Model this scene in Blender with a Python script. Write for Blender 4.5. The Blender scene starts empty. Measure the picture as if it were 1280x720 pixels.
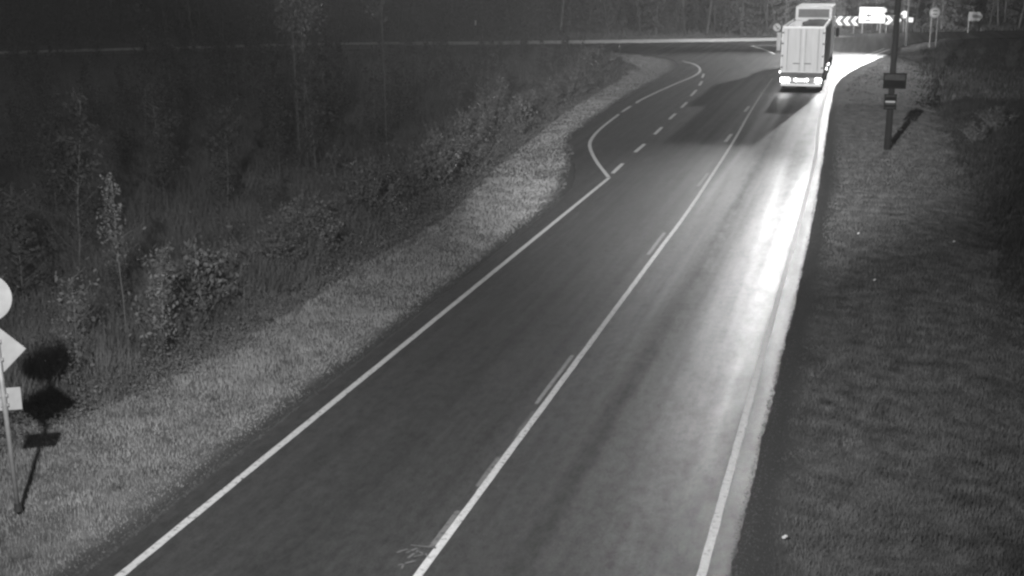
import bpy, bmesh, math, random
import numpy as np
from mathutils import Vector, Matrix
random.seed(7); rng = np.random.default_rng(11)
R = math.radians
sc = bpy.context.scene
COL = sc.collection

# ------------------------------------------------------------------ camera
cd = bpy.data.cameras.new('camera'); cam = bpy.data.objects.new('camera', cd); COL.objects.link(cam)
cam.location = (0, 0, 7.574); cam.rotation_euler = (math.pi/2-0.25054, 0, 0.26857)
cd.sensor_width = 36; cd.lens = 36*1575/1280; cd.clip_end = 2000; cd.clip_start = 0.1
sc.camera = cam

# ------------------------------------------------------------------ sky, night: faint even sky glow
w = bpy.data.worlds.new('World'); sc.world = w; w.use_nodes = True
bg = w.node_tree.nodes['Background']; bg.inputs[0].default_value = (.5, .5, .5, 1); bg.inputs[1].default_value = 0.11
sc.view_settings.view_transform = 'Standard'; sc.view_settings.look = 'None'
sc.view_settings.exposure = 0; sc.view_settings.gamma = 1
sc.cycles.use_denoising = True
sc.cycles.max_bounces = 4; sc.cycles.diffuse_bounces = 2; sc.cycles.glossy_bounces = 3
sc.cycles.transparent_max_bounces = 4
sc.cycles.sample_clamp_indirect = 3
sc.render.filter_size = 2.5
sc.cycles.filter_width = 2.5

def spot(name, loc, target, power, cone, blend=1.0, radius=.1):
    l = bpy.data.lights.new(name, 'SPOT'); l.energy = power; l.spot_size = R(cone); l.spot_blend = blend
    l.shadow_soft_size = radius
    o = bpy.data.objects.new(name, l); COL.objects.link(o); o.location = loc
    o.rotation_euler = (Vector(target)-Vector(loc)).to_track_quat('-Z', 'Y').to_euler()
    return o
# infrared illuminator on the camera's own mast
spot('infrared_illuminator', (-4.6, 2.0, 9.8), (-7.0, 32, 0.5), 25000, 80, 1.0, .16)
spot('infrared_illuminator', (-4.5, 2.0, 9.95), (-5.8, 76, 0.5), 190000, 30, 1.0, .06)
# street lamp light (head on the mast across the junction), truck headlights are placed further down
LAMP_HEAD = (1.6, 128.5, 11.8); LAMP_HEAD2 = (-5.0, 122, 18.0)
spot('street_lamp_or_added_light', (LAMP_HEAD[0], LAMP_HEAD[1], LAMP_HEAD[2]-.12), (-12, 90, 0), 66000, 74, .9, .25)
spot('street_lamp_or_added_light', (LAMP_HEAD2[0], LAMP_HEAD2[1], LAMP_HEAD2[2]-.15), (-2.6, 118, 0), 3500, 160, .3, .3)
spot('street_lamp_or_added_light', (LAMP_HEAD2[0], LAMP_HEAD2[1], LAMP_HEAD2[2]-.15), (-7.0, 10, 0), 82000, 12.8, 1, .3)  # added narrow beam in the same head, shapes the glare on the right lane
spot('street_lamp_or_added_light', (LAMP_HEAD2[0], LAMP_HEAD2[1], LAMP_HEAD2[2]-.15), (-13, 138, 0), 26000, 95, 1, .3)  # added spot in the same head, brightens the far band and island

# ------------------------------------------------------------------ materials
def mat(name, g, rough=.8, var=.25, scale=8, stretch=(1, 1, 1), bump=0, bscale=60, metal=0, spec=.5, coord='Object', detail=5):
    m = bpy.data.materials.new(name); m.use_nodes = True; nt = m.node_tree; N = nt.nodes; L = nt.links
    b = N['Principled BSDF']; b.inputs['Roughness'].default_value = rough; b.inputs['Metallic'].default_value = metal
    b.inputs['Specular IOR Level'].default_value = spec
    tc = N.new('ShaderNodeTexCoord'); mp = N.new('ShaderNodeMapping'); mp.inputs['Scale'].default_value = stretch
    L.new(tc.outputs[coord], mp.inputs[0])
    nz = N.new('ShaderNodeTexNoise'); nz.inputs['Scale'].default_value = scale; nz.inputs['Detail'].default_value = detail
    L.new(mp.outputs[0], nz.inputs['Vector'])
    cr = N.new('ShaderNodeValToRGB'); lo = g*(1-var); hi = g*(1+var)
    cr.color_ramp.elements[0].position = .3; cr.color_ramp.elements[1].position = .7
    cr.color_ramp.elements[0].color = (lo, lo, lo, 1); cr.color_ramp.elements[1].color = (hi, hi, hi, 1)
    L.new(nz.outputs['Fac'], cr.inputs[0]); L.new(cr.outputs[0], b.inputs['Base Color'])
    if bump:
        n2 = N.new('ShaderNodeTexNoise'); n2.inputs['Scale'].default_value = bscale; n2.inputs['Detail'].default_value = 3
        L.new(tc.outputs[coord], n2.inputs['Vector'])
        bp = N.new('ShaderNodeBump'); bp.inputs['Strength'].default_value = bump; bp.inputs['Distance'].default_value = .02
        L.new(n2.outputs['Fac'], bp.inputs['Height']); L.new(bp.outputs[0], b.inputs['Normal'])
    return m
def emit(name, strength):
    m = bpy.data.materials.new(name); m.use_nodes = True; b = m.node_tree.nodes['Principled BSDF']
    b.inputs['Base Color'].default_value = (.6, .6, .6, 1)
    b.inputs['Emission Color'].default_value = (1, 1, 1, 1); b.inputs['Emission Strength'].default_value = strength
    return m

def asphalt_mat():
    m = bpy.data.materials.new('asphalt'); m.use_nodes = True; nt = m.node_tree; N = nt.nodes; L = nt.links
    b = N['Principled BSDF']
    tc = N.new('ShaderNodeTexCoord')
    def noise(stretch, scale, detail=4, rough=.5):
        mp = N.new('ShaderNodeMapping'); mp.inputs['Scale'].default_value = stretch; L.new(tc.outputs['Object'], mp.inputs[0])
        n = N.new('ShaderNodeTexNoise'); n.inputs['Scale'].default_value = scale; n.inputs['Detail'].default_value = detail
        n.inputs['Roughness'].default_value = rough
        L.new(mp.outputs[0], n.inputs['Vector']); return n.outputs['Fac']
    def mth(op, a, c, d=None):
        n = N.new('ShaderNodeMath'); n.operation = op
        for i, v in enumerate((a, c, d)):
            if v is None: continue
            if isinstance(v, (int, float)): n.inputs[i].default_value = v
            else: L.new(v, n.inputs[i])
        return n.outputs[0]
    def maprange(v, a, c, d, e):
        n = N.new('ShaderNodeMapRange'); L.new(v, n.inputs[0])
        for i, x in enumerate((a, c, d, e)): n.inputs[i+1].default_value = x
        return n.outputs[0]
    streak = noise((1.3, .022, 1), 1.35, 4, .5)       # tyre wear drawn out along the lane
    patch = noise((1, .35, 1), .5, 4)
    speck = noise((1, .45, 1), 7, 6, .7)
    grain = noise((1, 1, 1), 90, 2)
    # wheel path wear across the right lane: dull dusty bands between polished ones
    sep = N.new('ShaderNodeSeparateXYZ'); L.new(tc.outputs['Object'], sep.inputs[0])
    wob = noise((.3, .05, 1), 1.0, 2)
    xw = mth('ADD', sep.outputs[0], mth('MULTIPLY', mth('SUBTRACT', wob, .5), .5))
    def band(c, w): return mth('POWER', 2.718, mth('MULTIPLY', -1, mth('POWER', mth('DIVIDE', mth('SUBTRACT', xw, c), w), 2)))
    blot = noise((1, .28, 1), 2.6, 7, .72)
    dust = mth('ADD', mth('MULTIPLY', band(-3.72, .42), 1.0), mth('MULTIPLY', band(-1.9, .7), -.42))
    dust = mth('MULTIPLY', dust, maprange(blot, .35, .6, .35, 1.15))
    # colour .04-.06
    c1 = maprange(streak, .3, .7, .036, .056)
    c2 = maprange(speck, .3, .7, .82, 1.18)
    c3 = maprange(patch, .3, .7, .88, 1.12)
    c4 = maprange(grain, .3, .7, .85, 1.15)
    agg = noise((1, .6, 1), 34, 3, .8)
    c = mth('MULTIPLY', mth('MULTIPLY', mth('MULTIPLY', c1, c2), mth('MULTIPLY', c3, c4)), maprange(agg, .3, .7, .78, 1.22))
    cx = N.new('ShaderNodeCombineColor')
    for i in range(3): L.new(c, cx.inputs[i])
    L.new(cx.outputs[0], b.inputs['Base Color'])
    # polished wheel tracks of the right lane: lower roughness in bands
    r1 = maprange(streak, .3, .7, .54, .42)
    r2 = maprange(speck, .3, .7, -.05, .05)
    L.new(mth('ADD', mth('ADD', r1, r2), mth('MULTIPLY', dust, .14)), b.inputs['Roughness'])
    s1 = maprange(streak, .3, .7, .34, .58)
    s2 = mth('MULTIPLY', maprange(speck, .35, .65, .5, 1.45), maprange(agg, .3, .7, .7, 1.3))
    s3 = maprange(blot, .34, .62, .62, 1.25)
    L.new(mth('MULTIPLY', mth('MULTIPLY', mth('MULTIPLY', s1, s2), s3), mth('SUBTRACT', 1, mth('MULTIPLY', dust, .55))), b.inputs['Specular IOR Level'])
    bp = N.new('ShaderNodeBump'); bp.inputs['Strength'].default_value = .35; bp.inputs['Distance'].default_value = .01
    L.new(grain, bp.inputs['Height']); L.new(bp.outputs[0], b.inputs['Normal'])
    return m

def paint_mat(name, g, wear):
    m = mat(name, g, .6, .12, 14, spec=.4)
    nt = m.node_tree; N = nt.nodes; L = nt.links; b = N['Principled BSDF']
    tc = N.new('ShaderNodeTexCoord')
    n = N.new('ShaderNodeTexNoise'); n.inputs['Scale'].default_value = 11; n.inputs['Detail'].default_value = 8; n.inputs['Roughness'].default_value = .75
    L.new(tc.outputs['Object'], n.inputs['Vector'])
    cr = N.new('ShaderNodeValToRGB'); cr.color_ramp.elements[0].position = wear-.04; cr.color_ramp.elements[1].position = wear+.06
    L.new(n.outputs['Fac'], cr.inputs[0])
    mx = N.new('ShaderNodeMix'); mx.data_type = 'RGBA'; mx.inputs[6].default_value = (.055, .055, .055, 1)
    src = b.inputs['Base Color'].links[0].from_socket
    L.new(cr.outputs[0], mx.inputs[0]); L.new(src, mx.inputs[7]); L.new(mx.outputs[2], b.inputs['Base Color'])
    return m

M = dict(
    asphalt=asphalt_mat(),
    ground=mat('soil_and_turf', .13, .95, .35, 2.6, bump=.5, bscale=34, spec=.1, detail=10),
    paint=paint_mat('road_paint', .56, .39),
    worn=paint_mat('worn_road_paint', .27, .38),
    scuffed=paint_mat('scuffed_road_paint', .17, .42),
    faded=paint_mat('faded_road_paint', .13, .40),
    stone=mat('stones', .075, .9, .5, 30),
    framedark=mat('soot_black_frame', .008, .9, .2, 9, spec=.05),
    litroad=mat('lit_asphalt_tone', .55, .9, .15, 1.2, spec=.2),  # pale tone carrying the light on the crossing road in its colour
    kerb=mat('kerb_stone', .2, .9, .2, 5),
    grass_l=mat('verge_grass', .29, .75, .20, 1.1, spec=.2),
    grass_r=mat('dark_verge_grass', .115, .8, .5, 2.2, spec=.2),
    weedsd=mat('dark_tall_weeds', .05, .9, .35, .7, spec=.05),
    weeds=mat('tall_weeds', .13, .8, .45, .7, spec=.2),
    leaf=mat('leaf', .12, .6, .5, 3, spec=.25),
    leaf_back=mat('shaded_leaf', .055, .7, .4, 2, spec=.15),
    leaf_dark=mat('dark_leaf', .105, .6, .4, 2, spec=.3),
    needle=mat('needles', .12, .7, .35, 1.5, spec=.2),
    bark=mat('bark', .14, .9, .4, 6, stretch=(1, 1, .3), bump=.5, bscale=20),
    birch=mat('birch_bark', .07, .8, .5, 4, stretch=(1, 1, 3)),
    pole=mat('tarred_pole', .014, .95, .3, 5, stretch=(1, 1, .1)),
    steel=mat('galvanised_steel', .42, .5, .15, 9, metal=.4),
    dsteel=mat('dark_steel', .04, .6, .2, 9),
    signback=mat('sign_back_aluminium', .33, .5, .13, 5, detail=9),
    darkback=mat('dark_sign_back', .035, .9, .3, 6, spec=.05),
    white=mat('white_sheeting', .45, .5, .04, 3),
    retro=mat('reflective_sheeting', .85, .6, .03, 3),
    grey=mat('grey_panel', .22, .6, .1, 3),
    black=mat('black_panel', .03, .6, .2, 3),
    tbody=mat('trailer_white_paint', .66, .35, .07, 2, spec=.5),
    tdoor=mat('trailer_door_paint', .50, .45, .10, 2.2, stretch=(2.5, 1, .25)),
    tarp=mat('grey_tarpaulin', .10, 1.0, .2, 2.5, bump=.3, bscale=3, spec=.05),
    rubber=mat('rubber', .03, .8, .2, 8),
    chassis=mat('chassis_paint', .06, .6, .2, 6),
    glass=mat('dark_glass', .03, .1, .05, 3, spec=.8),
    tail=emit('tail_lamp_lens', 26), marker=emit('marker_lamp_lens', 7), plate=emit('lit_number_plate', 1.0), head=emit('headlamp_lens', 30),
    bulb=emit('street_lamp_lens', 40),
    litter=mat('litter_paper', .7, .7, .1, 9),
)

# ------------------------------------------------------------------ helpers
def link(name, me, m=None, parent=None, loc=None):
    o = bpy.data.objects.new(name, me); COL.objects.link(o)
    if m is not None: me.materials.append(m)
    if parent: o.parent = parent
    if loc: o.location = loc
    return o
def tag(o, label, cat, group=None, kind=None):
    o['label'] = label; o['category'] = cat
    if group: o['group'] = group
    if kind: o['kind'] = kind
    return o
def thing(name, label, cat, loc=(0, 0, 0), rz=0, group=None):
    o = bpy.data.objects.new(name, None); COL.objects.link(o); o.location = loc; o.rotation_euler = (0, 0, rz)
    o.empty_display_size = .3
    return tag(o, label, cat, group)
def struct(name, me, m):
    o = link(name, me, m); o['kind'] = 'structure'; return o
def copy_tree(o, parent=None):
    c = o.copy(); COL.objects.link(c); c.parent = parent
    for ch in list(o.children): copy_tree(ch, c)
    return c
class MB:
    def __init__(s): s.b = bmesh.new()
    def box(s, c, d, rx=0, ry=0, rz=0, bevel=0):
        mt = Matrix.Translation(c) @ Matrix.Rotation(rz, 4, 'Z') @ Matrix.Rotation(ry, 4, 'Y') @ Matrix.Rotation(rx, 4, 'X') @ Matrix.Diagonal((d[0], d[1], d[2], 1))
        g = bmesh.ops.create_cube(s.b, size=1, matrix=mt)
        if bevel:
            es = list({e for v in g['verts'] for e in v.link_edges})
            bmesh.ops.bevel(s.b, geom=es, offset=bevel, segments=2, affect='EDGES', profile=.7)
        return s
    def cyl(s, p, q, r1, r2=None, n=16, caps=True):
        p = Vector(p); q = Vector(q); d = q-p; r2 = r1 if r2 is None else r2
        mt = Matrix.Translation((p+q)/2) @ d.to_track_quat('Z', 'Y').to_matrix().to_4x4()
        bmesh.ops.create_cone(s.b, cap_ends=caps, segments=n, radius1=r1, radius2=r2, depth=d.length, matrix=mt); return s
    def ball(s, c, r, sz=(1, 1, 1), n=10):
        bmesh.ops.create_uvsphere(s.b, u_segments=n*2, v_segments=n, radius=r, matrix=Matrix.Translation(c) @ Matrix.Diagonal((*sz, 1))); return s
    def prism(s, pts, y0, y1):     # polygon in XZ, thickness along Y
        a = [s.b.verts.new((x, y0, z)) for x, z in pts]; b = [s.b.verts.new((x, y1, z)) for x, z in pts]; n = len(pts)
        s.b.faces.new(a); s.b.faces.new(b[::-1])
        for i in range(n): s.b.faces.new((a[i], b[i], b[(i+1) % n], a[(i+1) % n]))
        return s
    def build(s, name, m, parent=None, loc=None, smooth=False):
        bmesh.ops.recalc_face_normals(s.b, faces=s.b.faces)
        me = bpy.data.meshes.new(name); s.b.to_mesh(me); s.b.free()
        if smooth:
            for p in me.polygons: p.use_smooth = True
        return link(name, me, m, parent, loc)
def np_mesh(name, V, F):
    me = bpy.data.meshes.new(name); k = F.shape[1]
    me.vertices.add(len(V)); me.vertices.foreach_set('co', V.astype(np.float32).ravel())
    me.loops.add(F.size); me.loops.foreach_set('vertex_index', F.astype(np.int32).ravel())
    me.polygons.add(len(F)); me.polygons.foreach_set('loop_start', np.arange(0, F.size, k, dtype=np.int32))
    try: me.polygons.foreach_set('loop_total', np.full(len(F), k, dtype=np.int32))
    except Exception: pass
    me.update(calc_edges=True); return me
_lat = rng.random((256, 256))
def vn(x, y, s, seed=0):
    x = np.asarray(x, float)/s+seed*17.3; y = np.asarray(y, float)/s+seed*9.1
    xi = np.floor(x).astype(int); yi = np.floor(y).astype(int); fx = x-xi; fy = y-yi
    fx = fx*fx*(3-2*fx); fy = fy*fy*(3-2*fy); g = lambda a, b: _lat[a % 256, b % 256]
    return (g(xi, yi)*(1-fx)+g(xi+1, yi)*fx)*(1-fy)+(g(xi, yi+1)*(1-fx)+g(xi+1, yi+1)*fx)*fy
def smooth_line(pts, step=1.0):   # Catmull-Rom through the points
    P = [np.array(p, float) for p in pts]; P = [2*P[0]-P[1]]+P+[2*P[-1]-P[-2]]; out = []
    for i in range(1, len(P)-2):
        n = max(1, int(np.linalg.norm(P[i+1]-P[i])/step))
        for k in range(n):
            t = k/n; a, b, c, d = P[i-1], P[i], P[i+1], P[i+2]
            out.append(.5*((2*b)+(-a+c)*t+(2*a-5*b+4*c-d)*t*t+(-a+3*b-3*c+d)*t**3))
    out.append(P[-2]); return np.array(out)
def inside(x, y, poly):
    x = np.asarray(x); y = np.asarray(y); r = np.zeros(x.shape, bool); n = len(poly)
    for i in range(n):
        x1, y1 = poly[i]; x2, y2 = poly[(i+1) % n]
        c = ((y1 > y) != (y2 > y)); xx = (x2-x1)*(y-y1)/((y2-y1) if y2 != y1 else 1e-9)+x1
        r ^= c & (x < xx)
    return r
def poly_dist(x, y, poly):
    d = np.full(np.shape(x), 1e9)
    for i in range(len(poly)):
        a = np.array(poly[i]); b = np.array(poly[(i+1) % len(poly)]); ab = b-a; L2 = max(ab@ab, 1e-9)
        t = np.clip(((x-a[0])*ab[0]+(y-a[1])*ab[1])/L2, 0, 1)
        d = np.minimum(d, np.hypot(x-a[0]-t*ab[0], y-a[1]-t*ab[1]))
    return d

# ------------------------------------------------------------------ road outline (metres; camera mast at 0,0; +Y along the road)
right_edge = [(-1.22, -30), (-1.22, 0), (-1.2, 20), (-1.16, 31), (-1.22, 44), (-1.42, 59.5), (-1.58, 73.7), (-1.66, 83.6), (-1.4, 91), (-.7, 98.4), (.45, 107), (1.75, 115), (2.7, 122), (3.2, 128), (4.3, 134), (6.8, 140), (11, 145), (17, 149), (60, 176), (130, 215)]
far_edge = [(130, 226), (60, 188), (9.8, 159.3), (2.5, 155), (-2.9, 150.6), (-9.6, 144), (-23, 134.4), (-35.3, 128), (-50.9, 120.9), (-59.2, 114.6), (-85, 92), (-130, 40)]
left_edge = [(-124, 34), (-78, 86), (-54, 106), (-40, 113.5), (-30, 116.5), (-23, 115.5), (-18, 111), (-15, 105), (-13.7, 97), (-13.5, 86.4), (-13.4, 72.7), (-12.9, 61), (-12.3, 54), (-10.3, 46.5), (-9.5, 41), (-9.3, 31), (-9.25, 22), (-9.3, 0), (-9.3, -30)]
OUT = np.vstack([smooth_line(right_edge, .14), smooth_line(far_edge, 3), smooth_line(left_edge, .5)])
j = (vn(OUT[:, 0]*3, OUT[:, 1]*3, 2.3, 3)-.5)*.05+rng.normal(0, .014, len(OUT))*(np.abs(OUT[:, 0]) < 14)
OUT[:, 0] += j
from mathutils.geometry import tessellate_polygon
keep_ = [0]
for i in range(1, len(OUT)):
    if np.linalg.norm(OUT[i]-OUT[keep_[-1]]) > .1: keep_.append(i)
OUT = OUT[keep_]
tri = np.array(tessellate_polygon([[Vector((x, y, 0)) for x, y in OUT]]))
a_, b_, c_ = OUT[tri[:, 0]], OUT[tri[:, 1]], OUT[tri[:, 2]]
ar = (b_[:, 0]-a_[:, 0])*(c_[:, 1]-a_[:, 1])-(b_[:, 1]-a_[:, 1])*(c_[:, 0]-a_[:, 0])
tri[ar < 0] = tri[ar < 0][:, ::-1]; tri = tri[np.abs(ar) > 1e-6]
struct('road', np_mesh('road', np.column_stack([OUT, np.zeros(len(OUT))]), tri), M['asphalt'])
PO = [tuple(p) for p in OUT[np.unique(np.concatenate([np.arange(0, len(OUT), 16), [len(OUT)-1]]))]]

# ground: one sheet with a shoulder dip, ditches and a wooded rise far off
def ground_z(x, y):
    x = np.asarray(x, float); y = np.asarray(y, float)
    ins = inside(x, y, PO); d = poly_dist(x, y, PO); d = np.where(ins, 0, d)
    z = -.014-np.clip(d-.1, 0, .8)*.12+(vn(x, y, .7, 1)-.5)*.025*np.clip(d/1.2, 0, 1)+(vn(x, y, 3, 2)-.5)*.05*np.clip(d/2.5, 0, 1)
    z += (vn(x, y, 14, 5)-.5)*.7*np.clip((d-4)/12, 0, 1)
    z -= .35*np.exp(-((x-4.3)/1.2)**2)*(y < 118)
    z += np.clip((y-x*.3-176)/60, 0, 1)**1.3*14 + np.clip((-x-75)/60, 0, 1)*np.clip((y-20)/60, 0, 1)*0
    return z
gx = np.unique(np.concatenate([np.linspace(-900, -130, 12), np.linspace(-130, -40, 40), np.linspace(-40, -16, 50), np.linspace(-16, -9.6, 34), np.linspace(-9.5, -8.9, 7), np.linspace(-8.5, -1.3, 8), np.linspace(-1.15, .3, 14), np.linspace(.4, 9, 40), np.linspace(9, 60, 60), np.linspace(60, 900, 14)]))
gy = np.unique(np.concatenate([np.linspace(-900, -30, 10), np.linspace(-30, 10, 30), np.linspace(10, 60, 170), np.linspace(60, 165, 150), np.linspace(165, 300, 40), np.linspace(300, 1500, 10)]))
X, Y = np.meshgrid(gx, gy); Z = ground_z(X.ravel(), Y.ravel())
nx, ny = len(gx), len(gy); idx = np.arange(nx*ny).reshape(ny, nx)
F = np.stack([idx[:-1, :-1], idx[:-1, 1:], idx[1:, 1:], idx[1:, :-1]], -1).reshape(-1, 4)
gm = np_mesh('ground', np.column_stack([X.ravel(), Y.ravel(), Z]), F)
dd = poly_dist(X.ravel(), Y.ravel(), PO); dd = np.where(inside(X.ravel(), Y.ravel(), PO), 0, dd)
at_ = gm.attributes.new('gravel', 'FLOAT', 'POINT'); wdt = np.where(X.ravel() > -5, .62, .34)
at_.data.foreach_set('value', np.clip(1.5-dd/wdt+(vn(X.ravel(), Y.ravel(), 1.2, 31)-.5)*.5, 0, 1).astype(np.float32))
struct('ground', gm, M['ground'])
_m = M['ground']; _n = _m.node_tree.nodes; _l = _m.node_tree.links; _b = _n['Principled BSDF']
_a = _n.new('ShaderNodeAttribute'); _a.attribute_name = 'gravel'
_g = _n.new('ShaderNodeTexNoise'); _g.inputs['Scale'].default_value = 60; _g.inputs['Detail'].default_value = 3
_c = _n.new('ShaderNodeTexCoord'); _l.new(_c.outputs['Object'], _g.inputs['Vector'])
_r = _n.new('ShaderNodeValToRGB'); _r.color_ramp.elements[0].color = (.025, .025, .025, 1); _r.color_ramp.elements[1].color = (.085, .085, .085, 1)
_l.new(_g.outputs['Fac'], _r.inputs[0]); _x = _n.new('ShaderNodeMix'); _x.data_type = 'RGBA'
_s = _b.inputs['Base Color'].links[0].from_socket
_l.new(_a.outputs['Fac'], _x.inputs[0]); _l.new(_s, _x.inputs[6]); _l.new(_r.outputs[0], _x.inputs[7]); _l.new(_x.outputs[2], _b.inputs['Base Color'])

# ------------------------------------------------------------------ painted markings, 4 mm sheets with ragged edges
ZP = .005
def strip(name, pts, wd, m, jag=.0025):
    c = smooth_line(pts, .25) if len(pts) > 2 else smooth_line([pts[0], ((pts[0][0]+pts[1][0])/2, (pts[0][1]+pts[1][1])/2), pts[1]], .25)
    t = np.gradient(c, axis=0); t /= np.linalg.norm(t, axis=1)[:, None]; nrm = np.column_stack([t[:, 1], -t[:, 0]])
    a = c+nrm*(wd/2+rng.normal(0, jag, (len(c), 1))); d = c-nrm*(wd/2+rng.normal(0, jag, (len(c), 1)))
    V = np.vstack([np.column_stack([a, np.full(len(a), ZP)]), np.column_stack([d, np.full(len(d), ZP)])]); n = len(c)
    F = np.array([[i, i+1, n+i+1, n+i] for i in range(n-1)])
    return struct(name, np_mesh(name, V, F), m)
strip('left_edge_line', [(-8.746, -20), (-8.746, 20), (-8.746, 45.3)], .13, M['paint'])
strip('centre_line', [(-5.07, -20), (-5.07, 15), (-5.07, 32.4), (-5.07, 39.5), (-5.22, 50.3), (-5.38, 58.4), (-5.6, 66.5), (-5.82, 77.2), (-6.0, 90)], .115, M['paint'])
strip('right_edge_line', [(-1.57, -20), (-1.57, 20), (-1.6, 49.6), (-1.9, 62.4), (-2.02, 74.5), (-2.05, 86.5), (-1.75, 96.6), (-.95, 106.6), (.1, 114.7), (1.2, 121.5), (1.8, 126)], .12, M['paint'])
strip('bay_edge_line', [(-8.80, 45.4), (-10.11, 49.4), (-11.2, 53.4), (-11.7, 56.6), (-12.0, 60.5), (-12.2, 65.5)], .15, M['paint'])
strip('bay_edge_line', [(-12.25, 66.6), (-12.3, 69.6)], .15, M['paint'])
strip('bay_edge_line', [(-12.3, 71.2), (-12.32, 74), (-11.95, 82.5), (-11.5, 90.3), (-11.7, 95.4), (-12.7, 100.6), (-14.3, 104.6)], .17, M['paint'])
for a, c in [((-8.82, 46.3), (-8.9, 48.8)), ((-8.97, 52), (-9.0, 54.6)), ((-9.1, 57.9), (-9.18, 60.7)), ((-9.32, 64), (-9.38, 66.6)), ((-9.48, 69.5), (-9.58, 72.5)), ((-9.83, 76.1), (-10.0, 80)), ((-10.2, 83), (-10.42, 86.3)), ((-10.75, 89), (-11.05, 92.4))]:
    strip('dashed_line', [a, c], .16, M['paint'])
# old lane dashes beside the centre line
for y0, y1, m, xo in [(14.7, 15.9, 'scuffed', -5.17), (16.8, 18.0, 'scuffed', -5.16), (20.6, 23.6, 'worn', -5.225), (33.0, 36.0, 'worn', -5.27), (44.3, 47.3, 'worn', -5.36), (56.2, 59.0, 'paint', -5.62), (68.5, 71.3, 'paint', -5.9)]:
    strip('old_dash', [(xo-(.05 if y0 > 50 else 0), y0), (xo-.01-(.05 if y0 > 50 else 0), y1)], .075 if y0 < 30 else (.1 if y0 < 50 else .16), M[m], .003)
strip('old_dash', [(-5.165, 19.0), (-5.165, 20.2)], .05, M['faded'], .01)
strip('lit_road_band', [(-84.3, 89.5), (-59.2, 112.2), (-50.5, 118.9), (-35, 126.0), (-22.8, 132.2), (-9.4, 140), (-2.2, 147.2)], 3.4, M['litroad'], .12)  # pale sheet, brightness of the lit far carriageway put into its colour
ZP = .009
strip('lit_road_band', [(-44, 119.6), (-34, 123.8), (-22, 129.8), (-9.0, 137.2), (-4, 141.5)], 2.6, M['litroad'], .15)  # second pale sheet widens the same painted light near the junction
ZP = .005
strip('kerb_side_line', [(.55, 112.2), (1.2, 118), (2.3, 124.5)], .2, M['paint'])
strip('island_outline', [(-10.6, 126.5), (-8.6, 119.5), (-7.6, 114.8)], .25, M['paint'])
strip('island_outline', [(-10.6, 126.5), (-8.6, 127.5), (-6.6, 129.5)], .25, M['paint'])
# scribble of loose survey marks on the asphalt in the left lane
for a, c in [((-5.46, 14.68), (-5.10, 14.70)), ((-5.56, 14.42), (-5.46, 14.56)), ((-5.44, 14.44), (-5.34, 14.62)), ((-5.36, 14.3), (-5.30, 14.6)), ((-5.42, 14.08), (-5.24, 14.26)), ((-5.36, 14.16), (-5.34, 14.0)), ((-5.3, 14.36), (-5.16, 14.5)), ((-5.28, 14.52), (-5.12, 14.44))]:
    strip('survey_mark', [a, c], .026, M['scuffed'], .004)

# ------------------------------------------------------------------ grass and weeds (stuff)
def leaves(centers, size, flat=.0, droop=0):
    n = len(centers); a = rng.normal(size=(n, 3)); a /= np.linalg.norm(a, axis=1)[:, None]
    b_ = rng.normal(size=(n, 3)); b_ -= (a*b_).sum(1)[:, None]*a; b_ /= np.linalg.norm(b_, axis=1)[:, None]
    s = size*(.35+1.1*rng.random((n, 1))**1.3); C = np.asarray(centers)
    V = np.stack([C-a*s, C+b_*s*.5, C+a*s, C-b_*s*.5], 1).reshape(-1, 3)
    return V, np.arange(4*n).reshape(-1, 4)
leaves_ = leaves
def blades(name, x, y, h, wd, m, label, lean=.35, ztop=None):
    n = len(x); z = ground_z(x, y)-.01; a = rng.random(n)*2*np.pi; dx = np.cos(a)*wd/2; dy = np.sin(a)*wd/2
    la = rng.random(n)*2*np.pi; ll_ = h*lean*rng.random(n)
    V = np.empty((n, 3, 3)); V[:, 0] = np.column_stack([x-dx, y-dy, z]); V[:, 1] = np.column_stack([x+dx, y+dy, z])
    V[:, 2] = np.column_stack([x+np.cos(la)*ll_, y+np.sin(la)*ll_, z+h])
    o = link(name, np_mesh(name, V.reshape(-1, 3), np.arange(3*n).reshape(-1, 3)), m)
    tag(o, label, 'grass', kind='stuff'); return o
def scatter(x0, x1, y0, y1, dens):
    n = int((x1-x0)*(y1-y0)*dens); return rng.uniform(x0, x1, n), rng.uniform(y0, y1, n)
def forest_x(y):       # left foot of the weeds
    return np.interp(y, [10, 17, 20, 24, 30, 37, 46, 66, 83, 97, 112], [-13.9, -13.4, -12.6, -12.5, -12.7, -12.6, -13.8, -15.6, -16.4, -16.9, -22])
def field(bands, keep, hf, wf, name, m, label, lean=.35, edge=.05):
    XX, YY = [], []
    for (x0, x1, y0, y1, dn) in bands:
        x, y = scatter(x0, x1, y0, y1, dn); XX.append(x); YY.append(y)
    x = np.concatenate(XX); y = np.concatenate(YY)
    k = keep(x, y); x, y = x[k], y[k]
    ins = inside(x, y, PO); x, y = x[~ins], y[~ins]; d = poly_dist(x, y, PO)
    k = rng.random(len(x)) < np.clip((d-edge)/.6, 0, 1); x, y, d = x[k], y[k], d[k]
    cl = vn(x, y, .45, 7)*.5+vn(x, y, 1.7, 8)*.5
    return blades(name, x, y, hf(x, y, cl, d), wf(x, y), m, label, lean)
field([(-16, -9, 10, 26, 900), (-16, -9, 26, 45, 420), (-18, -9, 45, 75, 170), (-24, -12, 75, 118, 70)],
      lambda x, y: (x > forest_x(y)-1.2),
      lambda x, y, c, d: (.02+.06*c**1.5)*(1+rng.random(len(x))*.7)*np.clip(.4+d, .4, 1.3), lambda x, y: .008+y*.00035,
      'verge_grass', M['grass_l'], 'pale mown grass on the verge between the left road edge and the weeds')
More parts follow.
